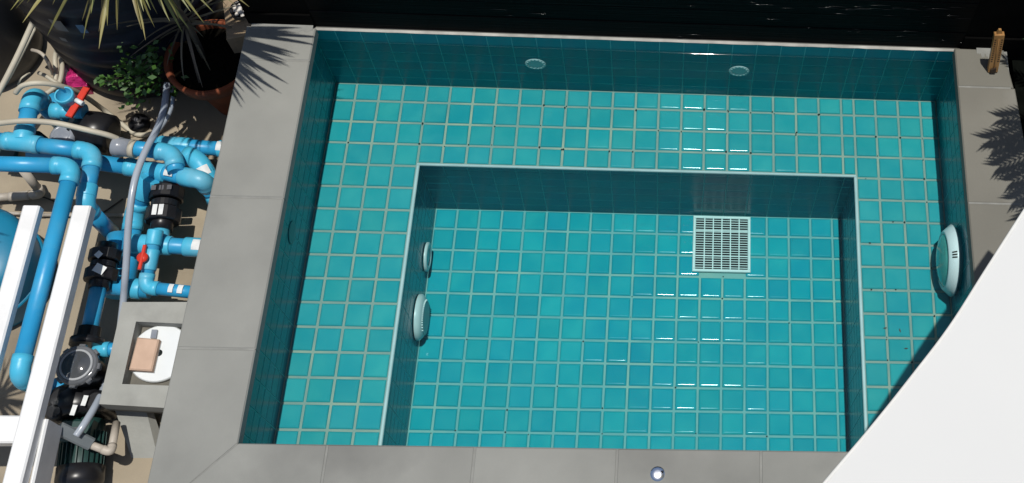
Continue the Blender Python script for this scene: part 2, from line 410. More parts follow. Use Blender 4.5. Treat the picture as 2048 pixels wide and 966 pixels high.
# ------------------------------------------------------------------ ground, yard, coping
gd = MB(); B = 600
for a, b, c, d in ((-B, -3.0, -B, B), (27.6, B, -B, B), (-3.0, 27.6, -B, -19.0), (-3.0, 27.6, 3.0, B)):
    gd.add([(a, c, GZ), (b, c, GZ), (b, d, GZ), (a, d, GZ)], [(0, 1, 2, 3)])
tag(gd.build('ground', 'ground', origin=(0, 0, GZ)), kind='structure')
sh = MB()
sh.box((-3.2, -18.6, -5.4), (XL - .35, 3.0, CZ - .52)); sh.box((XR + .35, -18.6, -5.4), (27.4, 3.0, CZ - .52))
sh.box((XL - .349, -18.6, -5.4), (XR + .349, YF - .3, CZ - .52))
tag(sh.build('pool_shell', 'coping_side', origin=(12, -8, -5.4)), kind='structure')
bed = MB(); bed.box((27.75, -19, GZ + .01), (60, 12, CZ - .9)); tag(bed.build('planting_bed', 'soil', origin=(40, 0, GZ)), kind='structure')

cp = struct('pool_coping', (12, -16, CZ - .5))
def slab(poly, mt='coping', bev=.05, z=CZ):
    q = MB(); q.hexa([(x, y, z - .5) for x, y in poly], [(x, y, z) for x, y in poly], bev)
    return q.build('coping_slab', mt, cp)
OL, OF = -3.38, -20.5
dL = W(505, 118, CZ).y; dL2 = W(440, 393, CZ).y; dL3 = W(430, 697, CZ).y
FY = W(900, 892, CZ).y                                           # front edge of the coping
ed = .007
CYB = .80
for a, b in ((CYB, dL), (dL, dL2), (dL2, dL3)):
    slab([(OL, b + ed), (CXL, b + ed), (CXL, a - ed), (OL, a - ed)])
slab([(OL, dL3 - ed), (OL, OF), (OL + .5, FY - (CXL - OL - .5) * 1.0), (CXL - ed, FY + .0), (CXL, dL3 - ed)])
# front row: joints seen at these pixels
jx = [W(655, 889, CZ).x, W(950, 893, CZ).x, W(1235, 898, CZ).x, W(1522, 903, CZ).x]
jx += [jx[-1] + 5.0]
slab([(OL + .5 + ed * 2, FY - (CXL - OL - .5)), (OL, OF), (jx[0] - ed, OF), (jx[0] - ed, FY), (CXL + ed, FY)])
for a, b in zip(jx[:-1], jx[1:]):
    slab([(a + ed, OF), (b - ed, OF), (b - ed, FY), (a + ed, FY)])
slab([(jx[-1] + ed, OF), (27.8, OF), (27.8, FY - ed), (jx[-1] + ed, FY - ed)])
dR = W(1960, 174, CZ).y
OR0, OR1 = W(2008, 104, CZ).x, W(2040, 240, CZ).x
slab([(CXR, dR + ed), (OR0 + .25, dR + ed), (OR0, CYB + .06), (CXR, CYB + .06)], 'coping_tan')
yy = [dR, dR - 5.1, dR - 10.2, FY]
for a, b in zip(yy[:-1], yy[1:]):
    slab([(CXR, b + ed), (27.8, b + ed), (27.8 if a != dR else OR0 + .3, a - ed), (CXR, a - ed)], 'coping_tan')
mo = MB()
mo.box((OL + .02, OF, CZ - .49), (CXL - .03, CYB - .02, CZ - .02)); mo.box((CXR + .03, OF, CZ - .49), (27.3, CYB - .02, CZ - .02))
mo.box((CXL - .029, OF, CZ - .488), (CXR + .029, FY - .03, CZ - .022))
mo.build('joint_mortar', 'mortar', cp)
# smear of white cement where the coping meets the wall
ws = struct('cement_fillet', (12, YB, TOPB))
q = MB(); n = 70; vs = []
for k in range(n + 1):
    x = XL + (XR - XL) * k / n; wd = .015 + .05 * random.random() * (1 if k > 30 else .6)
    vs += [(x, YB - .015 - wd * .4, TOPB), (x, YB - .015 - wd * .4, TOPB + .02), (x, YB + .10, TOPB + .04)]
q.add(vs, [(3 * k + r, 3 * k + 3 + r, 3 * k + 4 + r, 3 * k + 1 + r) for k in range(n) for r in (0, 1)]); q.build('fillet_strip', 'whitecem', ws)
for x0, x1 in ((OL + .2, CXL - .1), (CXR + .9, 26.75)):
    q = MB(); n = 44; vs = []
    for k in range(n + 1):
        x = x0 + (x1 - x0) * k / n; d = (.26 + .09 * math.sin(k * .47 + 1) + .06 * math.sin(k * 1.13) + random.uniform(-.03, .03)) * math.sin(math.pi * min(1, max(0, (k + .3) / (n + .6)))) ** .5
        vs += [(x, CYB - .03 - max(.1, d), CZ + .004), (x, CYB - .1, CZ + .02), (x, CYB + .12, CZ + .06)]
    q.add(vs, [(3 * k + r, 3 * k + 3 + r, 3 * k + 4 + r, 3 * k + 1 + r) for k in range(n) for r in (0, 1)], True); q.build('fillet_strip', 'mortar', ws)

# black wall behind the pool
bw = thing('black_wall', 'tall black wall with fine horizontal streaks right behind the pool', 'wall', (12, 1.4, CZ))
P0 = W(628, 62, CZ).x; P1 = W(1922, 102, CZ).x
z = TOPB + .11; k = 0
while z < 12.5:
    hgt = random.uniform(1.0, 1.4)
    q = MB(); dy = random.uniform(-.015, .015)
    q.box((P0, .95 + dy, z), (P1, 1.7, z + hgt - .03), .04); q.build('wall_board', 'black', bw); z += hgt
M['glint'] = mat('glossy_black', (.003, .003, .004), .16, spec=.5)
q = MB()  # thin glossy ridges, added to the boards to catch sun glints
for k in range(70):
    px = random.uniform(1500, 1930) if k < 50 else random.uniform(700, 1900); py = random.uniform(-10, 92)
    if k < 26: py = 18 + random.gauss(0, 3); px = random.uniform(1640, 1930)
    p = WY(px, py, .935); ln = random.uniform(.08, .40); r = random.uniform(.004, .010)
    q.sweep([p - Vector((ln, 0, 0)), p - Vector((ln * .5, 0, -r)), p + Vector((ln * .5, 0, r)), p + Vector((ln, 0, 0))], [.002, r, r, .002], 6, caps=False)
tag(q.build('glint_ridges', 'glint', bw), kind='stuff')
q = MB(); q.box((P0 - .3, 1.72, GZ), (P1 + .3, 2.6, 12.6)); q.build('wall_core', 'black', bw)
q = MB(); q.box((P0, 0.92, TOPB - 5), (P1, 1.71, TOPB + .06)); q.build('wall_footing', 'coping_side', bw)
for nm, a, b, y0, lb in (('side_wall', -3.3, P0 - .012, .98, 'dark wall panel between tan ledge and black wall, behind the spiky shadows'), ('side_wall', P1 + .012, 40, .98, 'dark wall panel behind the wooden thermometer')):
    w_ = thing(nm, lb, 'wall', ((a + b) / 2, y0, CZ))
    q = MB(); q.box((a, y0, GZ), (b, y0 + .69, 12.4)); q.build('panel', 'dark_wall', w_)
    q = MB(); q.box((a, y0 - .10, CZ + .02), (b, y0 - .003, CZ + .8), .03); q.build('plinth', 'dark_wall', w_)

# ------------------------------------------------------------------ pool fittings
t = thing('drain_grate', 'white square plastic drain grate on the deep basin floor', 'drain grate', ((GX0 + GX1) / 2, (GY0 + GY1) / 2, BZ))
q = MB(); z0, z1 = BZ + .04, BZ + .20
q.box((GX0, GY0, z0), (GX1, GY0 + .13, z1), .03); q.box((GX0, GY1 - .13, z0), (GX1, GY1, z1), .03)
q.box((GX0, GY0 + .131, z0), (GX0 + .13, GY1 - .131, z1), .03); q.box((GX1 - .13, GY0 + .131, z0), (GX1, GY1 - .131, z1), .03)
q.build('frame', 'grate', t)
for k in range(1, 6):
    x = GX0 + .13 + (GX1 - GX0 - .26) * k / 6; q = MB(); q.box((x - .024, GY0 + .131, z1 - .10), (x + .024, GY1 - .131, z1 - .012)); q.build('rib', 'grate', t)
for fy in (.27, .72):
    y = GY1 - (GY1 - GY0) * fy; q = MB(); q.box((GX0 + .131, y - .022, z1 - .08), (GX1 - .131, y + .022, z1 - .024)); q.build('cross_rib', 'grate', t)
q = MB(); ns = 21
for k in range(ns):
    y = GY0 + .15 + (GY1 - GY0 - .30) * (k + .5) / ns; q.box((GX0 + .132, y - .015, z1 - .075), (GX1 - .132, y + .015, z1 - .05))
tag(q.build('slats', 'grate', t), kind='stuff')
q = MB(); q.add([(GX0 + .05, GY0 + .05, BZ + .06), (GX1 - .05, GY0 + .05, BZ + .06), (GX1 - .05, GY1 - .05, BZ + .06), (GX0 + .05, GY1 - .05, BZ + .06)], [(0, 1, 2, 3)])
q.build('sump_shade', 'recess_dark', t)  # flat dark sheet under the slats, painted as the shade of a cavity

def inlet(x, y, z, ax, r, label, style, group):
    t = thing('pool_inlet', label, 'inlet', (x, y, z), group)
    m = 'dullfit' if style == 'dull' else 'fitting'
    q = MB()
    if style == 'scallop':
        q.lathe((x, y, z), ax, [(0, r), (.014, r), (.024, r * .92), (.024, r * .72), (.016, r * .66)], 28); q.build('rim', m, t)
        A = Vector(ax); u = A.cross(Vector((0, 0, 1))).normalized()
        for k in range(14):
            a = 2 * math.pi * k / 14; c = Vector((x, y, z)) + (u * math.cos(a) + Vector((0, 0, 1)) * math.sin(a)) * r * .80
            q = MB(); q.lathe(c, A, [(.02, r * .13), (.035, r * .11), (.04, .002)], 8); q.build('scallop', m, t)
        q = MB(); q.lathe((x, y, z), ax, [(.014, r * .70), (.018, .002)], 20); q.build('eyeball', 'fitting', t)
    elif style == 'louvre':
        q.lathe((x, y, z), ax, [(0, r), (.12, r), (.24, r * .86), (.28, r * .72)], 32); q.build('rim', m, t)
        q = MB(); q.lathe((x, y, z), ax, [(.20, r * .73), (.22, .002)], 24); q.build('backing', 'dullfit', t)
        for k in range(17):
            dy = (-1 + 2 * (k + .5) / 17) * r * .72; hh = math.sqrt(max(.01, (r * .74) ** 2 - dy * dy))
            q = MB(); q.box((x + .21, y + dy - .026, z - hh), (x + .33, y + dy + .026, z + hh)); q.build('louvre', m, t)
    elif style == 'dull':
        q.lathe((x, y, z), ax, [(0, r), (.006, r), (.012, r * .85), (.014, .002)], 30); q.build('cover', m, t)
    else:
        q.lathe((x, y, z), ax, [(0, r), (.08, r), (.12, r * .9), (.12, r * .62), (.06, r * .58)], 30); q.build('rim', m, t)
        q = MB(); q.lathe((x, y, z), ax, [(.05, r * .6), (.10, r * .3), (.11, .002)], 24); q.build('eyeball', m, t)
    return t
gi = 'round inlets in the pool walls'
inlet(7.81, YB - .006, 2.26, (0, -1, 0), .44, 'left scalloped white inlet in the far tiled wall', 'scallop', gi)
inlet(16.37, YB - .006, 2.22, (0, -1, 0), .44, 'right scalloped white inlet in the far tiled wall', 'scallop', gi)
inlet(XL + .022, -7.0, 2.36, (1, 0, 0), .46, 'faint grey round inlet in the shaded left pool wall', 'dull', gi)
inlet(PXL + .05, -5.63, -3.7, (1, 0, 0), .64, 'smooth white round inlet in the left wall of the deep basin', 'ring', gi)
inlet(PXL + .05, -8.37, -3.62, (1, 0, 0), .98, 'large louvred suction cover in the left wall of the deep basin', 'louvre', gi)

t = thing('pool_light', 'big round white pool lamp with domed lens on the right pool wall', 'pool light', (XR, -7.13, 1.31))
lc = Vector((XR + .10, -7.13, 1.31)); ax = (-1, 0, 0)
q = MB(); q.lathe(lc, ax, [(0, 1.30), (.18, 1.36), (.26, 1.32)], 40); q.build('back_rim', 'dullfit', t)
q = MB(); q.lathe(lc, ax, [(.20, 1.36), (.24, 1.44), (.30, 1.46), (.60, 1.20), (.64, 1.14), (.60, 1.06)], 48); q.build('bezel', 'whitep', t)
q = MB(); q.lathe(lc, ax, [(.56, 1.08), (.64, 1.02), (.73, .86), (.80, .60), (.84, .32), (.85, .02)], 40); q.build('lens', 'lens', t)
for k in range(3):
    a = R(84 - k * 4.4); d0 = Vector((0, -math.cos(a) * 1.0, math.sin(a)))
    p0 = lc + Vector((-.34, 0, 0)) + d0 * 1.435; p1 = lc + Vector((-.50, 0, 0)) + d0 * 1.295
    q = MB(); q.sweep([p0, p1], .030, 6); q.build('slot', 'ink', t)

t = thing('deck_cap', 'small polished steel cap on the front coping slab', 'steel cap', W(1315, 948, CZ))
c = W(1315, 948, CZ)
q = MB(); q.lathe(c, (0, 0, 1), [(0, .26), (.02, .26), (.035, .235)], 32); q.build('collar', 'chrome', t)
q = MB(); q.lathe(c, (0, 0, 1), [(.034, .232), (.06, .19), (.075, .10), (.08, .003)], 32); q.build('dome', 'chrome', t)
q = MB(); q.lathe(c + Vector((.16, .06, .03)), (0, 0, 1), [(0, .05), (.05, .045), (.055, .003)], 12); q.build('screw', 'blackp', t)

# wooden thermometer leaning on the wall
b0 = W(1984, 137, CZ); t = thing('wooden_thermometer', 'wooden thermometer with printed scale leaning on dark wall by the pool corner', 'thermometer', b0)
top = WY(1998, 62, b0.y + .42)
ax = (top - b0).normalized(); wd = Vector((1, 0, 0)); wd = (wd - ax * wd.dot(ax)).normalized(); nn = wd.cross(ax).normalized()
if nn.y > 0: nn = -nn
Lh = (top - b0).length
def bp(u, v, w): return b0 + wd * u + ax * v + nn * w
q = MB(); q.hexa([bp(-.2, 0.02, 0), bp(.2, 0.02, 0), bp(.2, 0.02, .22), bp(-.2, 0.02, .22)], [bp(-.2, Lh, 0), bp(.2, Lh, 0), bp(.2, Lh, .22), bp(-.2, Lh, .22)], .03); q.build('board', 'wood', t)
q = MB(); q.hexa([bp(-.12, Lh, .05), bp(.12, Lh, .05), bp(.12, Lh, .16), bp(-.12, Lh, .16)], [bp(-.05, Lh + .22, .05), bp(.05, Lh + .22, .05), bp(.05, Lh + .22, .16), bp(-.05, Lh + .22, .16)]); q.build('hanger', 'wood', t)
q = MB()
for k in range(11):
    v = Lh * (.30 + .62 * k / 11)
    for s in (-1, 1):
        q.hexa([bp(s * .13 - .035, v, .222), bp(s * .13 + .035, v, .222), bp(s * .13 + .035, v, .226), bp(s * .13 - .035, v, .226)], [bp(s * .13 - .035, v + .05, .222), bp(s * .13 + .035, v + .05, .222), bp(s * .13 + .035, v + .05, .226), bp(s * .13 - .035, v + .05, .226)])
q.build('scale_marks', 'ink', t)
q = MB(); q.sweep([bp(0, Lh * .16, .24), bp(0, Lh * .9, .24)], .014, 8); q.build('glass_tube', 'wood', t)
q = MB(); q.hexa([bp(-.12, .04, .221), bp(.10, .04, .221), bp(.10, .04, .30), bp(-.12, .04, .30)], [bp(-.12, Lh * .11, .221), bp(.10, Lh * .15, .221), bp(.10, Lh * .15, .30), bp(-.12, Lh * .11, .30)]); q.build('bulb_cover', 'ink', t)

# ------------------------------------------------------------------ shade sail
SZ = CZ + 12.3
edge = [(2190, 215), (2120, 316), (2047, 425), (1972, 542), (1900, 655), (1820, 760), (1740, 860), (1650, 966), (1560, 1076), (1470, 1190)]
E = smooth_path([W(x, y, SZ) for k, (x, y) in enumerate(edge)], 6)
t = thing('shade_sail', 'white canvas shade sail stretched over the right corner of the pool', 'shade sail', (28, -20, SZ))
far = Vector((46, -28, SZ)); q = MB(); vs = []; nr = 10
for i, e in enumerate(E):
    for r in range(nr + 1):
        f = r / nr; p = e.lerp(far, f); vs.append(p)
fs = [(i * (nr + 1) + r, (i + 1) * (nr + 1) + r, (i + 1) * (nr + 1) + r + 1, i * (nr + 1) + r + 1) for i in range(len(E) - 1) for r in range(nr)]
q.add(vs, fs, False); o = q.build('canvas', 'sail', t)
so = o.modifiers.new('thickness', 'SOLIDIFY'); so.thickness = .003; so.offset = 1
q = MB(); q.sweep([e + Vector((0, 0, .0)) for e in E], .055, 8); q.build('hem', 'hem', t)

# ------------------------------------------------------------------ plumbing
def V3(p): return p if isinstance(p, Vector) else W(*p)
def dn(p, dz): return V3(p) + Vector((0, 0, dz))
def pipe_run(label, pts, r=.30, name='pvc_pipe', cat='pipe', pm='pvc', fm='fit', bend=1.5, couplings=(), stickers=(), cap_end=False, open_end=False, parent=None):
    P = [V3(p) for p in pts]
    t = parent or thing(name, label, cat, P[0])
    n = len(P); segs = []; a = P[0]
    for i in range(1, n):
        if i < n - 1:
            d0 = (P[i] - P[i - 1]); d1 = (P[i + 1] - P[i]); tr = min(bend * r, d0.length * .48, d1.length * .48)
            d0.normalize(); d1.normalize()
            e0 = P[i] - d0 * tr; e1 = P[i] + d1 * tr
            segs.append((a, e0)); a = e1
            cl = r * .85; path = [e0 - d0 * cl, e0 - d0 * .02, e0]; rad = [r * 1.17, r * 1.17, r * 1.13]
            for k in range(1, 8):
                f = k / 8; path.append(e0 * (1 - f) ** 2 + P[i] * 2 * f * (1 - f) + e1 * f * f); rad.append(r * 1.13)
            path += [e1, e1 + d1 * .02, e1 + d1 * cl]; rad += [r * 1.13, r * 1.17, r * 1.17]
            q = MB(); q.sweep(path, rad, 20); q.build('elbow', fm, t)
        else: segs.append((a, P[i]))
    for s, (u, v) in enumerate(segs):
        if (v - u).length < .05: continue
        q = MB(); q.sweep([u, v], r, 20); q.build('pipe', pm, t)
    for s, f0, ln in couplings:
        u, v = segs[s]; d = (v - u).normalized(); c = u.lerp(v, f0)
        q = MB(); q.sweep([c - d * ln / 2, c - d * (ln / 2 - .04), c + d * (ln / 2 - .04), c + d * ln / 2], [r * 1.13, r * 1.19, r * 1.19, r * 1.13], 20); q.build('coupling', fm, t)
    for s, f0, ln, up in stickers:
        u, v = segs[s]; d = (v - u).normalized(); c = u.lerp(v, f0)
        w = d.cross(Vector(up)).normalized(); nn = w.cross(d).normalized()
        vs = []; rr = r * 1.205
        for k in range(7):
            an = R(-34 + k * 68 / 6)
            for e in (-ln / 2, ln / 2): vs.append(c + d * e + (nn * math.cos(an) + w * math.sin(an)) * rr)
        q = MB(); q.add(vs, [(2 * k, 2 * k + 1, 2 * k + 3, 2 * k + 2) for k in range(6)], True); q.build('sticker', 'sticker', t)
    return t
def tee(t, c, d, r, ln=1.0, m='fit'):
    c = V3(c); d = Vector(d).normalized(); q = MB()
    q.sweep([c - d * ln / 2, c - d * (ln / 2 - .02), c - d * (ln / 2 - .3 * r), c + d * (ln / 2 - .3 * r), c + d * (ln / 2 - .02), c + d * ln / 2], [r * 1.1, r * 1.18, r * 1.15, r * 1.15, r * 1.18, r * 1.1], 20); return q.build('tee', m, t)
def red_handle(t, c, d, up=(0, 0, 1), ln=.55, w=.11):
    c = V3(c); d = Vector(d).normalized(); up = Vector(up); s = d.cross(up).normalized()
    q = MB(); q.lathe(c - up * .25, up, [(0, .10), (.2, .12), (.25, .21), (.36, .20), (.38, .003)], 20)
    q.hexa([c - d * ln - s * w * .6, c - d * ln + s * w * .6, c + d * ln + s * w * .6, c + d * ln - s * w * .6], [c - d * ln - s * w * .6 + up * .14, c - d * ln + s * w * .6 + up * .14, c + d * ln + s * w * .6 + up * .14, c + d * ln - s * w * .6 + up * .14], .03)
    return q.build('valve_handle', 'red', t)

ZB = 2.2
# riser with the long top line (B)
bt = (45, 283, ZB)
t = pipe_run('blue pipe riser with tall elbow at the far left of the manifold', [bt, (66, 186, ZB), dn((66, 186, ZB), -2.9)], .33, couplings=[(0, .18, .6)], bend=1.7)
t = pipe_run('thick blue pipe turning down towards the end of the long white rail', [(-40, 276, ZB), (45, 286, ZB), (188, 304, ZB), (169, 412, ZB), dn((169, 412, ZB), -2.75)], .31,
             couplings=[(2, .88, .5)], bend=1.45, stickers=[(0, .62, .18, (0, 0, 1))])
tee(t, (42, 285, ZB), W(188, 304, ZB) - W(42, 285, ZB), .31, 1.15)
# C: lower front line
t = pipe_run('long blue pipe running between the two white rails', [(-60, 326, 3.3), (146, 332, 3.3), (36, 752, 3.3), dn((36, 752, 3.3), -4.0)], .30, bend=1.6)
# D + E manifold
t = pipe_run('blue pipe with arrow sticker passing behind the black union to a double elbow', [(60, 305, .9), (285, 338, .9), (405, 360, 1.9), dn((405, 360, 1.9), -2.6)], .32,
             couplings=[(1, .20, .9), (1, .86, .6)], stickers=[(1, .56, .45, (0, 0, 1))], bend=1.2)
t = pipe_run('blue pipe joined to a grey clear sleeve beside the black pump cover', [(235, 292, 1.9), (346, 306, 1.9), (352, 345, 1.9)], .31, bend=1.25)
q = MB(); a, b = W(228, 292, 1.9), W(262, 297, 1.9); q.sweep([a, a.lerp(b, .05), a.lerp(b, .48), a.lerp(b, .52), b], [.36, .40, .38, .36, .36], 20); q.build('clear_sleeve', 'greyp', t)
q = MB(); a, b = W(262, 297, 1.9), W(273, 298.5, 1.9); q.sweep([a, b], .37, 20); q.build('white_ring', 'hose', t)
t = pipe_run('rear blue pipe with white patch running under the coping edge', [(300, 287, 1.0), (470, 300, 1.0)], .30, couplings=[(0, .30, 1.3), (0, .88, .5)], stickers=[(0, .84, .24, (0, 0, 1))])  # the sticker here is a plain white patch close to the coping
t = pipe_run('blue elbow with arrow label dropping beside the coping', [(352, 300, 1.0), (398, 322, 1.25), (425, 372, .9), (440, 420, .2)], .34, stickers=[(1, .35, .40, (0, 0, 1))], bend=1.1)
# E2: shaded riser behind the milky hose
t = pipe_run('shaded blue pipe standing behind the milky hose', [(298, 362, 1.3), (268, 430, .3), (255, 560, -.2)], .34, couplings=[(0, .25, .9)], bend=1.0)
# black union (rear) on the crossing
def union(label, pts, rad, zs=None):
    P = [V3(p) for p in pts]; t = thing('pipe_union', label, 'pipe union', P[0]); d = (P[-1] - P[0]); L = d.length; d.normalize()
    q = MB(); q.lathe(P[0], d, [(0, rad * .62), (L * .16, rad * .66)], 24, close0=True); q.build('neck', 'blackp', t)
    for f0, f1, rr in ((.16, .40, 1.0), (.42, .56, .80), (.58, .84, 1.02)):
        q = MB(); seg = 20; pr = [(L * f0, rad * rr * .92), (L * (f0 + .015), rad * rr), (L * (f1 - .015), rad * rr), (L * f1, rad * rr * .92)]
        q.lathe(P[0], d, pr, 12 if rr > .9 else 24, smooth=False, close0=True, close1=True); q.build('nut', 'blackp', t)
    q = MB(); q.lathe(P[0], d, [(L * .84, rad * .64), (L, rad * .62)], 24, close1=True); q.build('neck', 'blackp', t)
    up = Vector((0, 0, 1)); w = d.cross(up).normalized()
    return t, P[0], d, L, up, w
def patch(t, c, d, w, a, b, m='sticker'):
    q = MB(); q.add([c - d * a - w * b, c + d * a - w * b, c + d * a + w * b, c - d * a + w * b], [(0, 1, 2, 3)]); q.build('sticker', m, t)
t, p0, d, L, up, w = union('black union nut with two white stickers beside red knob', [(338, 362, .9), (322, 462, .9)], .66)
patch(t, p0 + d * L * .70 + up * .672 - w * .12, d, w, .22, .09); patch(t, p0 + d * L * .70 + up * .672 + w * .12, d, w, .22, .09)
for k in (-.30, 0, .30): patch(t, p0 + d * L * .26 + up * .655 + w * k, d, w, .10, .09, 'grey_label')
q = MB(); c = p0 + d * .15 - w * .55 + up * .25; q.lathe(c, (0, 0, 1), [(0, .19), (.25, .2), (.34, .15), (.36, .003)], 16); q.build('red_knob', 'red', t)
t, p0, d, L, up, w = union('black union with silver stickers above the straight blue pump pipe', [(216, 488, .9), (197, 578, .9)], .60)
patch(t, p0 + d * L * .36 + up * .62, (d + w * .8).normalized(), (w - d * .8).normalized(), .12, .12)
patch(t, p0 + d * L * .68 + up * .625 - w * .15, (d + w * .5).normalized(), (w - d * .5).normalized(), .17, .22)
# crossing
t = pipe_run('blue cross fitting with white patch running under the coping', [(252, 486, .9), (430, 497, .9)], .32, couplings=[(0, .28, 1.6), (0, .76, .7)], stickers=[(0, .82, .34, (0, 0, 1))])  # plain white patch on the pipe end by the coping
pipe_run('', [(323, 456, .9), (318, 492, .9)], .34, parent=t, pm='fit')
t = pipe_run('thin blue pipe with small red valve handle bending along the coping', [(309, 474, 1.55), (290, 575, 1.2), (400, 586, 1.2)], .245, bend=1.3, couplings=[(0, .02, .6), (0, .55, .8)], stickers=[(1, .42, .18, (0, 0, 1)), (1, .62, .2, (0, 0, 1))])
red_handle(t, (286, 516, 1.78), W(290, 500, 1.7) - W(280, 545, 1.7), ln=.50)
t = pipe_run('short blue pipe end poking out behind the concrete box', [(215, 572, .3), (300, 580, .3)], .34, couplings=[(0, .70, .4)])
t = pipe_run('vertical dark blue pipe near the end of the long white rail', [(236, 470, -.3), (238, 560, -.3), (232, 590, -.3)], .42)
# pump suction pipe
t = pipe_run('straight blue pipe from black union down to the pump basket', [(199, 566, .9), (178, 664, .9)], .30)
q = MB(); a, b = W(180, 655, .9), W(172, 692, .9); q.sweep([a, a.lerp(b, .6), a.lerp(b, .62), b], [.40, .42, .60, .60], 16); q.build('black_coupling', 'blackp', t)
t = pipe_run('small capped blue pipe end beside the pump basket', [(196, 722, -.1), (196, 700, .7), (240, 698, .7)], .25, bend=.9, fm='fit')
# upper left valve assembly
t = thing('valve_assembly', 'open blue pipe stub with red butterfly valve handle', 'valve', W(127, 190, 2.6))
c = W(127, 189, 2.6)
q = MB(); q.lathe(c, (0, 0, -1), [(0, .30), (-.03, .34), (.02, .37), (.5, .37), (.52, .31), (1.4, .31)], 24); q.lathe(c, (0, 0, -1), [(0, .30), (.75, .28), (.76, .003)], 24); q.build('open_stub', 'fit', t)
d0 = W(104, 221, 1.4); d1 = W(170, 224, 1.4)
q = MB(); q.sweep([d0, d0.lerp(d1, .3), d0.lerp(d1, .32), d0.lerp(d1, .75), d0.lerp(d1, .77), d1], [.33, .33, .29, .29, .33, .33], 20); q.build('body', 'fit', t)
red_handle(t, (157, 206, 2.05), W(172, 186, 2) - W(147, 226, 2), ln=.70, w=.24)
q = MB(); q.sweep([W(152, 200, 2.3), W(166, 208, 2.3)], .10, 10); q.build('white_cap', 'whitep', t)
t = pipe_run('dark blue pipe sloping under the red butterfly valve', [(100, 200, .4), (150, 236, .2)], .40)

# ------------------------------------------------------------------ pumps and filter
lidc = W(153, 730, 2.0); t = thing('pool_pump', 'black pool pump with clear round basket lid and dark green motor', 'pump', Vector((lidc.x, lidc.y, GZ)))
q = MB(); q.lathe(lidc, (0, 0, -1), [(.28, .60), (.6, .62), (1.2, .60), (2.7, .55)], 28, close1=True); q.build('basket_housing', 'blackp', t)
q = MB(); q.lathe(lidc, (0, 0, -1), [(-.02, .58), (-.06, .64), (-.02, .72), (.20, .74), (.30, .70)], 32); q.build('lid_ring', 'lidring', t)
for k in range(8):
    a = k * math.pi / 4; dv = Vector((math.cos(a), math.sin(a), 0)); c = lidc + dv * .72 + Vector((0, 0, -.12))
    q = MB(); s = dv.cross(Vector((0, 0, 1))) * .13
    q.hexa([c - s - dv * .06 - Vector((0, 0, .14)), c + s - dv * .06 - Vector((0, 0, .14)), c + s * .8 + dv * .09 - Vector((0, 0, .14)), c - s * .8 + dv * .09 - Vector((0, 0, .14))], [c - s - dv * .06 + Vector((0, 0, .08)), c + s - dv * .06 + Vector((0, 0, .08)), c + s * .8 + dv * .09 + Vector((0, 0, .08)), c - s * .8 + dv * .09 + Vector((0, 0, .08))], .03); q.build('lid_lug', 'lidring', t)
q = MB(); q.lathe(lidc, (0, 0, 1), [(.02, .60), (.06, .50), (.05, .42), (.09, .30), (.13, .10), (.135, .003)], 32); q.build('lid_dome', 'lid', t)
q = MB(); q.lathe(lidc, (0, 0, 1), [(.045, .585), (.075, .56), (.075, .51), (.05, .50)], 40); q.build('lid_gasket', 'ring', t)
a, b = W(160, 774, .3), W(160, 838, .3)
q = MB(); dd = (b - a); q.lathe(a, dd, [(0, .75), (dd.length * .35, .98), (dd.length * .7, 1.0), (dd.length, .86)], 28, close0=True, close1=True); q.build('volute', 'blackp', t)
for cx, cy, rr in ((120, 795, .48), (190, 800, .40), (106, 822, .34)):
    c = W(cx, cy, 1.2); q = MB(); q.lathe(c, (0, 0, -1), [(0, rr * .7), (.08, rr), (.5, rr), (.5, rr * .8), (1.7, rr * .8)], 20); q.lathe(c, (0, 0, -1), [(0, rr * .7), (.0, .003)], 20); q.build('knob', 'blackp', t)
c = W(112, 772, .9); q = MB(); q.lathe(c, (0, 0, -1), [(0, .003), (0, .3), (.1, .36), (1.2, .36)], 18); q.build('inlet_stub', 'pvc', t)
a, b = W(172, 842, .02), W(162, 935, .02); dd = b - a; L = dd.length; dn_ = dd.normalized()
q = MB(); q.lathe(a, dd, [(0, .62), (.05, .68), (L, .68)], 36, close0=True); q.build('motor_body', 'motor', t)
q = MB(); side = dn_.cross(Vector((0, 0, 1))).normalized()
for k in range(26):
    an = 2 * math.pi * k / 26; rd = side * math.cos(an) + Vector((0, 0, 1)) * math.sin(an); tg = dn_.cross(rd)
    q.hexa([a + dn_ * .5 + rd * .66 - tg * .018, a + dn_ * .5 + rd * .66 + tg * .018, b + rd * .66 + tg * .018, b + rd * .66 - tg * .018],
           [a + dn_ * .5 + rd * .80 - tg * .018, a + dn_ * .5 + rd * .80 + tg * .018, b + rd * .80 + tg * .018, b + rd * .80 - tg * .018])
tag(q.build('cooling_fins', 'motor', t), kind='stuff')
q = MB(); q.lathe(b, dd, [(0, .82), (.5, .83), (.75, .74), (.8, .003)], 28, close0=True); q.build('fan_cover', 'blackp', t)
c = a + dn_ * .55 + Vector((0, 0, .62)); q = MB(); q.box(c - Vector((.55, .4, .25)), c + Vector((.55, .4, .28)), .08); q.build('terminal_box', 'motor', t)
for px, py in ((147, 820), (169, 801)):
    c = W(px, py, 1.36); patch(t, c, Vector((.1, 1, 0)).normalized(), Vector((1, -.1, 0)).normalized(), .19, .085)
c = a + dn_ * .55 + Vector((0, 0, .905)); patch(t, c, Vector((1, .15, 0)).normalized(), Vector((-.15, 1, 0)).normalized(), .32, .11, 'grey_label')

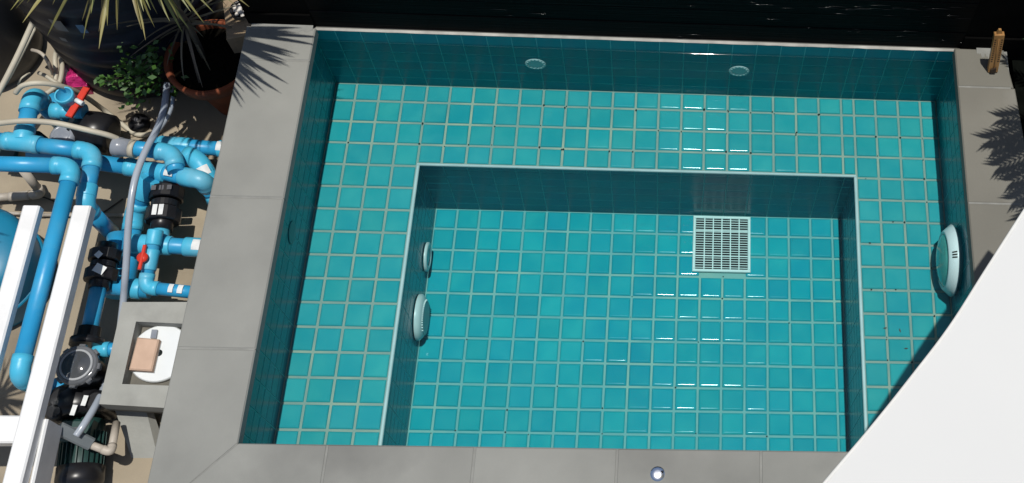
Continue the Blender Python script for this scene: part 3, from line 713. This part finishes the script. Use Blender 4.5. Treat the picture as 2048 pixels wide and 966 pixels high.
# second pump under the far hose
c = W(180, 268, 1.2); t = thing('pool_pump', 'black pump half hidden under the beige hose beside clear strainer cup', 'pump', Vector((c.x, c.y, GZ)))
q = MB(); q.lathe(W(150, 258, .6), W(216, 268, .6) - W(150, 258, .6), [(0, .70), (.1, .82), (.9, .86), (1.5, .80), (1.6, .55)], 28, close0=True, close1=True); q.build('motor_body', 'blackp', t)
q = MB(); q.box(W(170, 300, 0) + Vector((-.9, -.2, -.8)), W(170, 300, 0) + Vector((1.2, .5, .5)), .08); q.build('base', 'blackp', t)
c = W(123, 268, 1.3); q = MB(); q.lathe(c, (0, 0, -1), [(0, .30), (-.05, .36), (.1, .50), (.5, .50), (1.9, .44)], 24); q.lathe(c, (0, 0, 1), [(0, .31), (.03, .2), (.04, .003)], 24); q.build('strainer_cup', 'greyp', t)
q = MB(); q.lathe(W(72, 272, 1.2), (0, 0, -1), [(0, .003), (0, .24), (.5, .28), (1.8, .3)], 16); q.build('knob', 'blackp', t)
q = MB(); q.box(W(24, 310, 0) + Vector((-.4, -.5, -.5)), W(24, 310, 0) + Vector((.45, .4, .5)), .1); q.build('terminal_box', 'motor', t)

# sand filter, blue dome
fc = W(-78, 508, 2.2); fc.z = GZ
t = thing('sand_filter', 'big blue domed filter tank beneath the white rails', 'filter tank', fc)
prof = [(0, 2.12), (.3, 2.2), (2.5, 2.2), (2.85, 2.1), (3.05, 1.85), (3.18, 1.4), (3.25, .8), (3.27, .4), (3.27, .003)]
q = MB(); q.lathe(fc, (0, 0, 1), prof, 48); q.build('shell', 'filter', t)
q = MB(); q.lathe(fc, (0, 0, 1), [(1.2, 2.19), (1.23, 2.28), (1.35, 2.28), (1.38, 2.19)], 48); q.build('belt', 'filter', t)

# ------------------------------------------------------------------ white steel rails
def beam(t, name, a, b, w, h, m='white'):
    a = V3(a); b = V3(b); d = (b - a).normalized(); s = d.cross(Vector((0, 0, 1))).normalized(); up = s.cross(d)
    c = [(-w / 2, -h), (w / 2, -h), (w / 2, 0), (-w / 2, 0)]; e = .06
    c = [(-w / 2 + e, -h), (w / 2 - e, -h), (w / 2, -h + e), (w / 2, -e), (w / 2 - e, 0), (-w / 2 + e, 0), (-w / 2, -e), (-w / 2, -h + e)]
    q = MB(); vs = [a + s * x + up * y for x, y in c] + [b + s * x + up * y for x, y in c]; n = len(c)
    q.add(vs, [(i, (i + 1) % n, n + (i + 1) % n, n + i) for i in range(n)] + [tuple(range(n))[::-1], tuple(range(n, 2 * n))]); return q.build(name, m, t)
t = thing('steel_frame', 'white painted steel frame of two long rails over the pump yard', 'steel frame', W(60, 860, 5))
RZ = 3.75
beam(t, 'rail', (62, 411, RZ), (-90, 966, RZ), .62, .44); beam(t, 'rail', (164, 411, RZ), (-24, 1150, RZ), .64, .56)
beam(t, 'crossbar', (-160, 857, RZ - .45), (72, 858, RZ - .45), .95, .6)
k0, k1 = W(97, 838, 3.3), W(30, 1140, 3.3)
beam(t, 'deep_beam', k0 + Vector((-.10, 0, 0)), k1 + Vector((-.10, 0, 0)), .16, 1.30)
beam(t, 'stub', W(122, 858, 2.0), W(184, 889, 1.15), .46, .42, 'stub_grey')

# ------------------------------------------------------------------ concrete box beside the coping
BXZ = 1.7
o1, o2, o3, o4 = [W(*p, BXZ) for p in ((245, 604), (385, 604), (350, 817), (198, 808))]
i1, i2, i3, i4 = [W(*p, BXZ) for p in ((272, 643), (378, 648), (358, 772), (244, 768))]
t = thing('concrete_box', 'square grey concrete box with open top beside the coping', 'concrete box', (o4 + Vector((0, 0, -.9))))
dz = Vector((0, 0, -.70))
for nm, A in (('rim', (o1, i1, i2, o2)), ('rim', (o4, o3, i3, i4)), ('rim', (o1, o4, i4, i1)), ('rim', (o2, i2, i3, o3))):
    q = MB(); A = list(A)
    nrm = (A[1] - A[0]).cross(A[2] - A[0])
    if nrm.z < 0: A = A[::-1]
    q.hexa([p + dz for p in A], A, 0); q.build(nm, 'screed_light', t)
q = MB(); q.hexa([p + dz * 1.3 for p in (o4, o3, o2, o1)], [p + dz * 1.001 for p in (o4, o3, o2, o1)]); q.build('floor', 'coping_side', t)
lc2 = W(318, 706, 1.22); l = thing('skimmer_lid', 'round white plastic lid with centre hole inside the concrete box', 'lid', lc2)
q = MB(); q.lathe(lc2, (0, 0, -1), [(0, 1.06), (.04, 1.10), (.16, 1.10), (.16, .99), (.22, .99)], 48, close1=True); q.lathe(lc2, (0, 0, 1), [(0, 1.061), (.012, .13)], 48); q.build('disc', 'whitep', l)
q = MB(); q.lathe(lc2, (0, 0, 1), [(.0125, .131), (-.02, .11), (-.02, .003)], 20); q.build('finger_hole', 'recess_dark', l)
s = thing('sponge', 'tan rectangular sponge lying across the white lid', 'sponge', W(287, 707, 1.25))
A = [W(*p, 1.55) for p in ((257, 739), (303, 742), (318, 678), (274, 674))]
q = MB(); q.hexa([p - Vector((0, 0, .25)) for p in A], A, .05); q.build('pad', 'sponge', s)
q = MB(); q.hexa([p - Vector((0, 0, .31)) for p in A], [p - Vector((0, 0, .252)) for p in A]); q.build('base', 'whitep', s)
q = MB(); c0, c1 = W(306, 676, 1.36), W(309, 659, 1.36); q.hexa([c0 + Vector((-.1, 0, -.1)), c0 + Vector((.1, 0, -.1)), c1 + Vector((.1, 0, -.1)), c1 + Vector((-.1, 0, -.1))], [c0 + Vector((-.1, 0, 0)), c0 + Vector((.1, 0, 0)), c1 + Vector((.1, 0, 0)), c1 + Vector((-.1, 0, 0))]); q.build('tab', 'greyp', s)
tl, tr_ = W(229, 817, .10), W(292, 820, .10); bl, br = W(263, 916, GZ), W(316, 916, GZ)
p = thing('concrete_prop', 'leaning grey concrete prop under the concrete box', 'concrete prop', (bl + br) / 2)
back = Vector((0.05, .62, -.05))
q = MB(); q.hexa([bl, br, br + back, bl + back], [tl, tr_, tr_ + back * .6, tl + back * .6], .05); q.build('block', 'screed_light', p)

# ------------------------------------------------------------------ hoses and conduits
def hose(label, pts, r, m='hose', name='hose', cat='hose'):
    P = smooth_path([V3(p) for p in pts], 8); q = MB(); q.sweep(P, r, 10); o = q.build(name, m); return tag(o, label, cat)
hose('beige hose slanting along the charcoal tank', [(-30, 232, 2.4), (0, 180, 2.6), (35, 112, 3.0), (68, 40, 3.6)], .115)
hose('second thinner beige hose behind the slanting hose', [(-20, 215, 1.6), (4, 176, 1.8), (22, 148, 2.0), (72, 52, 2.8)], .075)
hose('beige hose arching over the tall blue elbow', [(31, 186, 2.9), (46, 171, 3.2), (80, 166, 3.2), (125, 173, 2.6), (165, 190, 1.4), (205, 218, -.4), (240, 245, GZ + .1), (272, 268, GZ + .1), (300, 268, GZ + .1), (316, 262, GZ + .1)], .105)
hose('long beige hose crossing in front of the clear strainer cup', [(-30, 250, 2.9), (0, 246, 3.0), (50, 242, 3.1), (110, 246, 3.0), (170, 259, 2.7), (215, 270, 2.4), (236, 278, 2.1)], .115)
hose('beige hose coil hanging below the navy tank', [(80, 195, .2), (100, 182, .3), (118, 166, .4), (124, 140, .5), (122, 118, .4), (114, 100, .1), (110, 120, -.2), (112, 148, -.3), (108, 180, -.5)], .10)
hose('short loose beige hose end near the pink bag', [(78, 146, .6), (92, 152, .8), (112, 165, .7), (128, 174, .4)], .085)
hose('curved beige hose against the charcoal tank base', [(64, 100, .6), (78, 104, .9), (90, 114, .9), (100, 132, .4), (106, 148, -.4)], .075, 'conduit')
hose('thin beige tube loop beside the tall blue elbow', [(36, 170, 1.2), (42, 158, 1.4), (52, 150, 1.4), (60, 146, 1.2)], .04)
hose('milky clear hose dropping from the plant pot to the concrete box', [(334, 168, 2.2), (332, 190, 2.4), (326, 225, 2.4), (312, 262, 2.4), (292, 300, 2.6), (274, 345, 2.7), (264, 390, 2.6), (257, 450, 2.2), (253, 520, 1.5), (250, 560, 1.1), (247, 600, .6), (238, 680, .2)], .135, 'clearhose')
hose('milky clear hose looping down beside the pump motor', [(222, 735, .3), (206, 780, .9), (190, 813, 1.4), (170, 846, 1.7), (152, 872, 1.7)], .13, 'clearhose')
hose('second grey hose looping beside the terracotta pot', [(342, 172, 1.2), (346, 195, 1.2), (340, 225, .8), (322, 256, .2), (306, 272, -.4)], .085, 'clearhose')
hose('thin black cable lying across the beige hoses', [(232, 282, .6), (262, 284, .2), (290, 278, -.4), (306, 266, -.6)], .035, 'cable', 'cable', 'cable')
hose('brown cable lying on the ground near the rail ends', [(-10, 398, -.6), (40, 392, -.7), (80, 393, -.75), (110, 403, -.8), (128, 412, -.85)], .03, 'cable', 'cable', 'cable')
hose('short brown stick on the tan ground by the long white rail', [(196, 432, -.82), (214, 420, -.8), (246, 398, -.8)], .035, 'trunk', 'stick', 'stick')
def conduit(label, pts, r=.16): return pipe_run(label, pts, r, name='conduit', cat='conduit', pm='conduit', fm='conduit')
conduit('beige conduit elbow under the long blue pipe', [(46, 340, 1.0), (84, 388, -.4), (40, 392, -.5), (-30, 396, -.5)], .17)
conduit('beige conduit elbow beyond the beam stub', [(172, 886, 1.0), (222, 905, 1.0), (233, 846, .4)], .14)
conduit('short white conduit between the blue pipes near the coping', [(310, 500, .2), (300, 570, .2)], .13)
conduit('thin white conduit lying on the ground across the rail ends', [(-20, 424, -.7), (80, 430, -.7), (250, 430, -.7), (300, 432, -.7)], .07)

# black floor cap
c = W(281, 250, GZ); t = thing('floor_cap', 'round black floor cap on tan ground between hoses', 'cap', c)
q = MB(); q.lathe(c, (0, 0, 1), [(0, .42), (.25, .43), (.38, .36), (.45, .2), (.47, .003)], 28); q.build('cap', 'blackp', t)
q = MB(); q.lathe(c + Vector((-.04, .04, .44)), (0, 0, 1), [(0, .10), (.05, .09), (.06, .003)], 12); q.build('boss', 'grey_label', t)

# ------------------------------------------------------------------ tanks
c = W(318, 52, GZ); c = Vector((c.x, c.y, GZ))
TR = 4.0
t = thing('water_tank', 'large navy ribbed water tank with faded blue label', 'water tank', c)
prof = [(0, TR * .86), (.25, TR * .93)]
z = .25
while z < 15:
    prof += [(z + .12, TR * .955), (z + .40, TR * .985), (z + .95, TR * .985), (z + 1.18, TR * .96)]; z += 1.32
prof += [(15.4, TR * .9), (16.3, TR * .4), (16.4, .003)]
q = MB(); q.lathe(c, (0, 0, 1), prof, 64); q.build('shell', 'tank', t)
def curved_label(t, c, rr, px0, px1, py0, py1, m):
    """sticker on the cylinder, its corners seen at these pixels"""
    def hit(px, py):
        d = CAM_R @ Vector(((px - PPX) / F_PX, -(py - PPY) / F_PX, -1.0)); o = CAM_P - c
        A = d.x ** 2 + d.y ** 2; Bq = 2 * (o.x * d.x + o.y * d.y); Cq = o.x ** 2 + o.y ** 2 - rr ** 2
        D = Bq * Bq - 4 * A * Cq
        if D < 0: return None
        return CAM_P + d * ((-Bq - math.sqrt(D)) / (2 * A))
    a, b = hit(px0, py0), hit(px1, py1)
    if a is None or b is None: return
    A0, A1 = math.atan2(a.y - c.y, a.x - c.x), math.atan2(b.y - c.y, b.x - c.x); q = MB(); vs = []
    for k in range(9):
        an = A0 + (A1 - A0) * k / 8
        for zz in (a.z, b.z): vs.append((c.x + rr * math.cos(an), c.y + rr * math.sin(an), zz))
    q.add(vs, [(2 * k, 2 * k + 1, 2 * k + 3, 2 * k + 2) for k in range(8)], True); return q.build('label', m, t)
curved_label(t, c, TR * 1.012, 150, 178, 50, 66, 'blue_label'); curved_label(t, c, TR * 1.012, 96, 138, 38, 64, 'grey_label'); curved_label(t, c, TR * 1.012, 118, 136, 74, 84, 'grey_label')
c = W(-12, 104, GZ); c = Vector((c.x, c.y, GZ))
t = thing('water_tank', 'smooth charcoal tank in the far left corner', 'water tank', c)
q = MB(); q.lathe(c, (0, 0, 1), [(0, 1.9), (.25, 2.1), (.8, 2.2), (12, 2.2), (12.6, 1.6), (12.7, .003)], 48); q.build('shell', 'tank2', t)

# ------------------------------------------------------------------ pot, plants
pc = W(418, 112, 3.0); pb = Vector((pc.x, pc.y, GZ))
t = thing('plant_pot', 'large terracotta pot full of dark soil beside the coping corner', 'plant pot', pb)
RT = 1.62; hz = 3.9
q = MB(); q.lathe(pb, (0, 0, 1), [(0, RT * .50), (.1, RT * .52), (hz - 1.5, RT * .72), (hz - .7, RT * .92)], 48, close0=True); q.build('body', 'terra', t)
q = MB(); q.lathe(pb, (0, 0, 1), [(hz - .7, RT * .93), (hz - .68, RT * 1.04), (hz - .05, RT * 1.10), (hz, RT * 1.07), (hz, RT * .99), (hz - .12, RT * .955), (hz - .5, RT * .93)], 48); q.build('rim', 'terra', t)
q = MB(); q.lathe(pb, (0, 0, 1), [(hz - .35, RT * .95), (hz - .25, RT * .5), (hz - .22, .003)], 40); q.build('soil', 'pot_soil', t)

def leaf_mesh(L, w, droop, up, seg=7):
    """blade along +X starting upward at angle `up`, bending down by `droop`"""
    vs = []; x = z = 0.0; a = up
    for k in range(seg + 1):
        f = k / seg; wd = w * (1.0 if f < .001 else 1) * (min(1, .45 + f * 3) * (1 - f) ** .55 if f < 1 else 0) + .004
        vs += [(x, -wd, z + wd * .35), (x, 0, z), (x, wd, z + wd * .35)]
        x += math.cos(a) * L / seg; z += math.sin(a) * L / seg; a -= droop / seg
    fs = []
    for k in range(seg):
        for r in (0, 1): fs.append((3 * k + r, 3 * k + 3 + r, 3 * k + 4 + r, 3 * k + 1 + r))
    me = bpy.data.meshes.new('leaf'); me.from_pydata([Vector(v) * S for v in vs], [], fs)
    me.polygons.foreach_set('use_smooth', [True] * len(fs)); me.update(); return me
def crown(t, c, n, L, w, m, el=(-.2, 1.2), droop=(.6, 1.6), kinds=6, reach=False):
    meshes = []
    for k in range(kinds):
        f = k / (kinds - 1); me = leaf_mesh(L * random.uniform(.85, 1.1), w * random.uniform(.8, 1.15), droop[0] + (droop[1] - droop[0]) * random.random(), el[1] + (el[0] - el[1]) * f); me.materials.append(M[m]); meshes.append((f, me))
    org = Vector(t['org'])
    for k in range(n):
        f, me = meshes[k % kinds]; o = bpy.data.objects.new('leaf', me); COL.objects.link(o); o.parent = t
        o.location = (Vector(c) - org + Vector((0, 0, (.5 - f) * .7))) * S
        o.rotation_euler = (random.uniform(-.25, .25), random.uniform(-.12, .12), k * 2.399 + random.uniform(-.2, .2))
        s = random.uniform(.82, 1.1); az = o.rotation_euler.z
        if reach: s *= 1 - .15 * max(0, -math.sin(az)) - .80 * max(0, math.sin(az) - .2)     # fuller towards the pool
        o.scale = (s, s, s)
d = thing('dracaena_plant', 'spiky dracaena with long drooping yellow green leaves growing from the terracotta pot', 'plant', pb + Vector((-.3, .1, hz - .25)))
b0 = Vector(d['org']); top = b0 + Vector((.25, .0, 9.7))
q = MB(); q.sweep(smooth_path([b0, b0 + Vector((.1, .1, 3.2)), b0 + Vector((-.2, -.3, 7.4)), top], 5), .12, 10); q.build('trunk', 'trunk', d)
crown(d, top, 210, 4.75, .13, 'leaf', el=(-.5, 1.0), droop=(.35, 1.0), kinds=8, reach=True)
d = thing('dracaena_plant', 'smaller withered spiky plant in the dark soil of the pot', 'plant', pb + Vector((-.45, .35, hz - .25)))
b0 = Vector(d['org']); top = b0 + Vector((-.1, .1, 2.0))
q = MB(); q.sweep([b0, (b0 + top) / 2 + Vector((.05, 0, 0)), top], .10, 8); q.build('trunk', 'trunk', d)
crown(d, top, 26, 2.5, .06, 'dryleaf', el=(-.7, .7), droop=(.2, .9))
# plant over the yard at the left, beyond the frame: its shadow falls on the filter and the ground
c = W(20, 808, GZ); d = thing('dracaena_plant', 'tall spiky plant standing over the pump yard', 'plant', Vector((c.x - .6, c.y, GZ)))
b0 = Vector(d['org']); top = b0 + Vector((.3, 0, 12.0)); q = MB(); q.sweep(smooth_path([b0, b0 + Vector((-.5, .2, 5)), top], 6), .15, 8); q.build('trunk', 'trunk', d)
crown(d, top, 48, 1.9, .07, 'leaf', el=(-.3, .9), droop=(.4, 1.0))
c = W(-8, 500, 1.4); d = thing('dracaena_plant', 'tall spiky plant standing behind the blue filter tank', 'plant', Vector((c.x - 2.9, c.y + .6, GZ)))
b0 = Vector(d['org']); top = b0 + Vector((1.3, -.2, 14.0)); q = MB(); q.sweep(smooth_path([b0, b0 + Vector((-.3, .2, 6)), top], 6), .15, 8); q.build('trunk', 'trunk', d)
crown(d, top, 40, 2.6, .08, 'leaf', el=(-.3, .9), droop=(.4, 1.0))

# shrub between tank and pot
c = W(275, 185, GZ + .2); d = thing('leafy_shrub', 'bright green leafy shrub between navy tank and terracotta pot', 'shrub', Vector((c.x + .3, c.y + .6, GZ)))
b0 = Vector(d['org']); q = MB(); q2 = MB()
for k in range(44):
    a = random.uniform(0, 6.28); rr = random.uniform(.2, 1.25); tip = W(random.gauss(282, 34), random.gauss(116, 36), 3.2) + Vector((0, 0, random.uniform(-1.2, 1.0)))
    mid = b0.lerp(tip, .5) + Vector((random.uniform(-.3, .3), random.uniform(-.3, .3), .3))
    path = smooth_path([b0, mid, tip], 4); q2.sweep(path, [.05 - .04 * i / len(path) for i in range(len(path))], 5)
    for j in range(20):
        p = path[random.randint(3, len(path) - 1)] + Vector((random.gauss(0, .26), random.gauss(0, .26), random.gauss(0, .22)))
        n = Vector((random.gauss(0, .5), random.gauss(0, .5), 1)).normalized(); u = n.cross(Vector((random.gauss(0, 1), random.gauss(0, 1), .1))).normalized(); v = n.cross(u); l = random.uniform(.10, .2)
        q.add([p - u * l, p + v * l * .55, p + u * l, p - v * l * .55], [(0, 1, 2, 3)])
tag(q.build('foliage', 'shrubleaf', d), kind='stuff'); q2.build('stems', 'trunk', d)

# palm beyond the right edge of the coping
def frond(t, base, tip, sag, nl, ll, droop=.35):
    base = Vector(base); tip = Vector(tip); mid = (base + tip) / 2 + Vector((0, 0, sag))
    P = smooth_path([base, mid, tip], 12); q = MB(); q.sweep(P, [.06 - .045 * i / len(P) for i in range(len(P))], 6)
    for k in range(nl):
        f = .12 + .88 * k / (nl - 1); i = min(len(P) - 2, int(f * (len(P) - 1))); p = P[i].lerp(P[i + 1], f * (len(P) - 1) - i); d = (P[i + 1] - P[i]).normalized()
        s = d.cross(Vector((0, 0, 1))).normalized(); l = ll * (.55 + .45 * math.sin(math.pi * (.1 + .8 * f))) * random.uniform(.88, 1.08)
        for sd in (-1, 1):
            dv = (d * (.45 + .75 * f) + s * sd * (1.0 - .45 * f) + Vector((0, 0, -droop))).normalized(); wv_ = dv.cross(Vector((0, 0, 1))).normalized() * .075
            e = p + dv * l; m_ = p + dv * l * .45
            q.add([p - wv_ * .4, m_ - wv_, e, m_ + wv_, p + wv_ * .4], [(0, 1, 2, 3, 4)])
    return q.build('frond', 'palm', t)
pz = 13.0
sh0 = W(1962, 292, CZ)
pt = thing('palm_tree', 'feathery palm whose fronds shade the right coping', 'palm tree', (33.2, -2.2, CZ - .9))
hub = Vector((32.6, -2.0, pz + 1.0))
q = MB(); q.sweep(smooth_path([Vector(pt['org']), Vector((33.4, -2.1, 6)), hub], 6), [.5 - .25 * i / 12 for i in range(13)], 12); q.build('trunk', 'trunk', pt)
off = -sdir * ((pz - CZ) / sdir.z)
def tipat(px, py, z=pz):
    p = W(px, py, CZ); return Vector((p.x, p.y, z)) + Vector((sdir.x, sdir.y, 0)) / sdir.z * (z - CZ)
frond(pt, hub, tipat(1985, 278), .7, 26, 1.6)
frond(pt, hub, tipat(2004, 330), .8, 26, 1.7)
frond(pt, hub, tipat(2010, 236), .8, 24, 1.5)
frond(pt, hub + Vector((.3, -.8, 0)), tipat(2030, 360), .5, 24, 1.6)
frond(pt, hub, tipat(2016, 122), .8, 22, 1.0)
frond(pt, hub, tipat(2050, 432), .6, 24, 1.5)
frond(pt, hub + Vector((.2, -1.2, .2)), tipat(2036, 396), .5, 28, 1.5)
frond(pt, hub + Vector((.1, .4, .3)), tipat(1996, 296), .9, 28, 1.5)
for a in range(9):
    an = -2.0 + a * .52; frond(pt, hub, hub + Vector((math.cos(an) * 5.2, math.sin(an) * 5.2, -.8)), .9, 30, 1.2)

# tan ledge with a bowl of white pebbles
LZ = 3.9
A = [W(*p, LZ) for p in ((452, 78), (512, 66), (505, 20), (478, -30), (440, -30), (448, 20))]
t = thing('tan_ledge', 'tan rendered ledge behind the terracotta pot', 'ledge', A[0] - Vector((0, 0, LZ - GZ)))
q = MB(); q.hexa([Vector((p.x, p.y, GZ)) for p in A], A, .06); q.build('block', 'tanstone', t)
c = W(484, 24, LZ); t = thing('pebble_bowl', 'small black bowl on the tan ledge', 'bowl', c)
q = MB(); q.lathe(c, (0, 0, 1), [(0, .30), (.22, .42), (.26, .42), (.20, .36), (.10, .30), (.10, .003)], 28); q.build('bowl', 'blackp', t)
for k in range(11):
    a = k * 2.4; rr = .30 * math.sqrt(k / 11); p = c + Vector((rr * math.cos(a), rr * math.sin(a), .17 + (.12 if k < 4 else 0)))
    q = MB(); sr = random.uniform(.085, .115); q.lathe(p, (random.uniform(-.3, .3), random.uniform(-.3, .3), 1), [(-sr, .003), (-sr * .7, sr * .7), (0, sr), (sr * .7, sr * .7), (sr, .003)], 10)
    tag(q.build('pebble', 'pebble'), 'white round pebble heaped in the small black bowl by the dark wall', 'pebble', 'white pebbles in the black bowl')

# pink bag
c = W(146, 150, GZ); t = thing('plastic_bag', 'crumpled pink and clear plastic bag against the navy tank', 'bag', c)
for nm, pts, m in (('pink_panel', ((128, 176), (174, 172), (172, 152), (152, 128), (142, 138), (136, 156)), 'pink'), ('clear_panel', ((126, 168), (150, 160), (150, 140), (136, 116), (126, 128)), 'clearbag')):
    P = [W(*p, GZ + (.75 if m == 'pink' else .25)) for p in pts]; cc = sum(P, Vector()) / len(P); q = MB(); vs = []; nr = 5
    for r in range(nr):
        f = r / (nr - 1)
        for k, p in enumerate(P):
            for s_ in (0, 1):
                pp = p.lerp(P[(k + 1) % len(P)], s_ * .5); v = pp.lerp(cc, f); v.z += .55 * math.sin(f * 1.5) + random.uniform(-.09, .09); vs.append(v)
    n = 2 * len(P); fs = [(r * n + k, r * n + (k + 1) % n, (r + 1) * n + (k + 1) % n, (r + 1) * n + k) for r in range(nr - 1) for k in range(n)]
    q.add(vs, fs); q.hexa([Vector((p.x, p.y, GZ + .01)) for p in P], [p + Vector((0, 0, .001)) for p in P]); q.build(nm, m, t)

# bits of dead leaf lying on the right-hand shelf
for px, py, lb in ((1770, 656, 'dark leaf bit on the right shelf, nearest the basin edge'), (1800, 661, 'dark curled leaf bit on the right shelf, beside another bit'), (1812, 697, 'dark leaf bit on the right shelf, closest to the sail')):
    c = W(px, py, .07); a = random.uniform(0, 3); u = Vector((math.cos(a), math.sin(a), .05)); v = Vector((-math.sin(a), math.cos(a), 0)); q = MB()
    q.add([c - u * .09, c + v * .03, c + u * .09 + Vector((0, 0, .03)), c - v * .03, c - u * .09 - Vector((0, 0, .012)), c + u * .09 + Vector((0, 0, .018))], [(0, 3, 2, 1), (4, 1, 5), (4, 5, 3)])
    tag(q.build('leaf_bit', 'trunk'), lb, 'leaf')
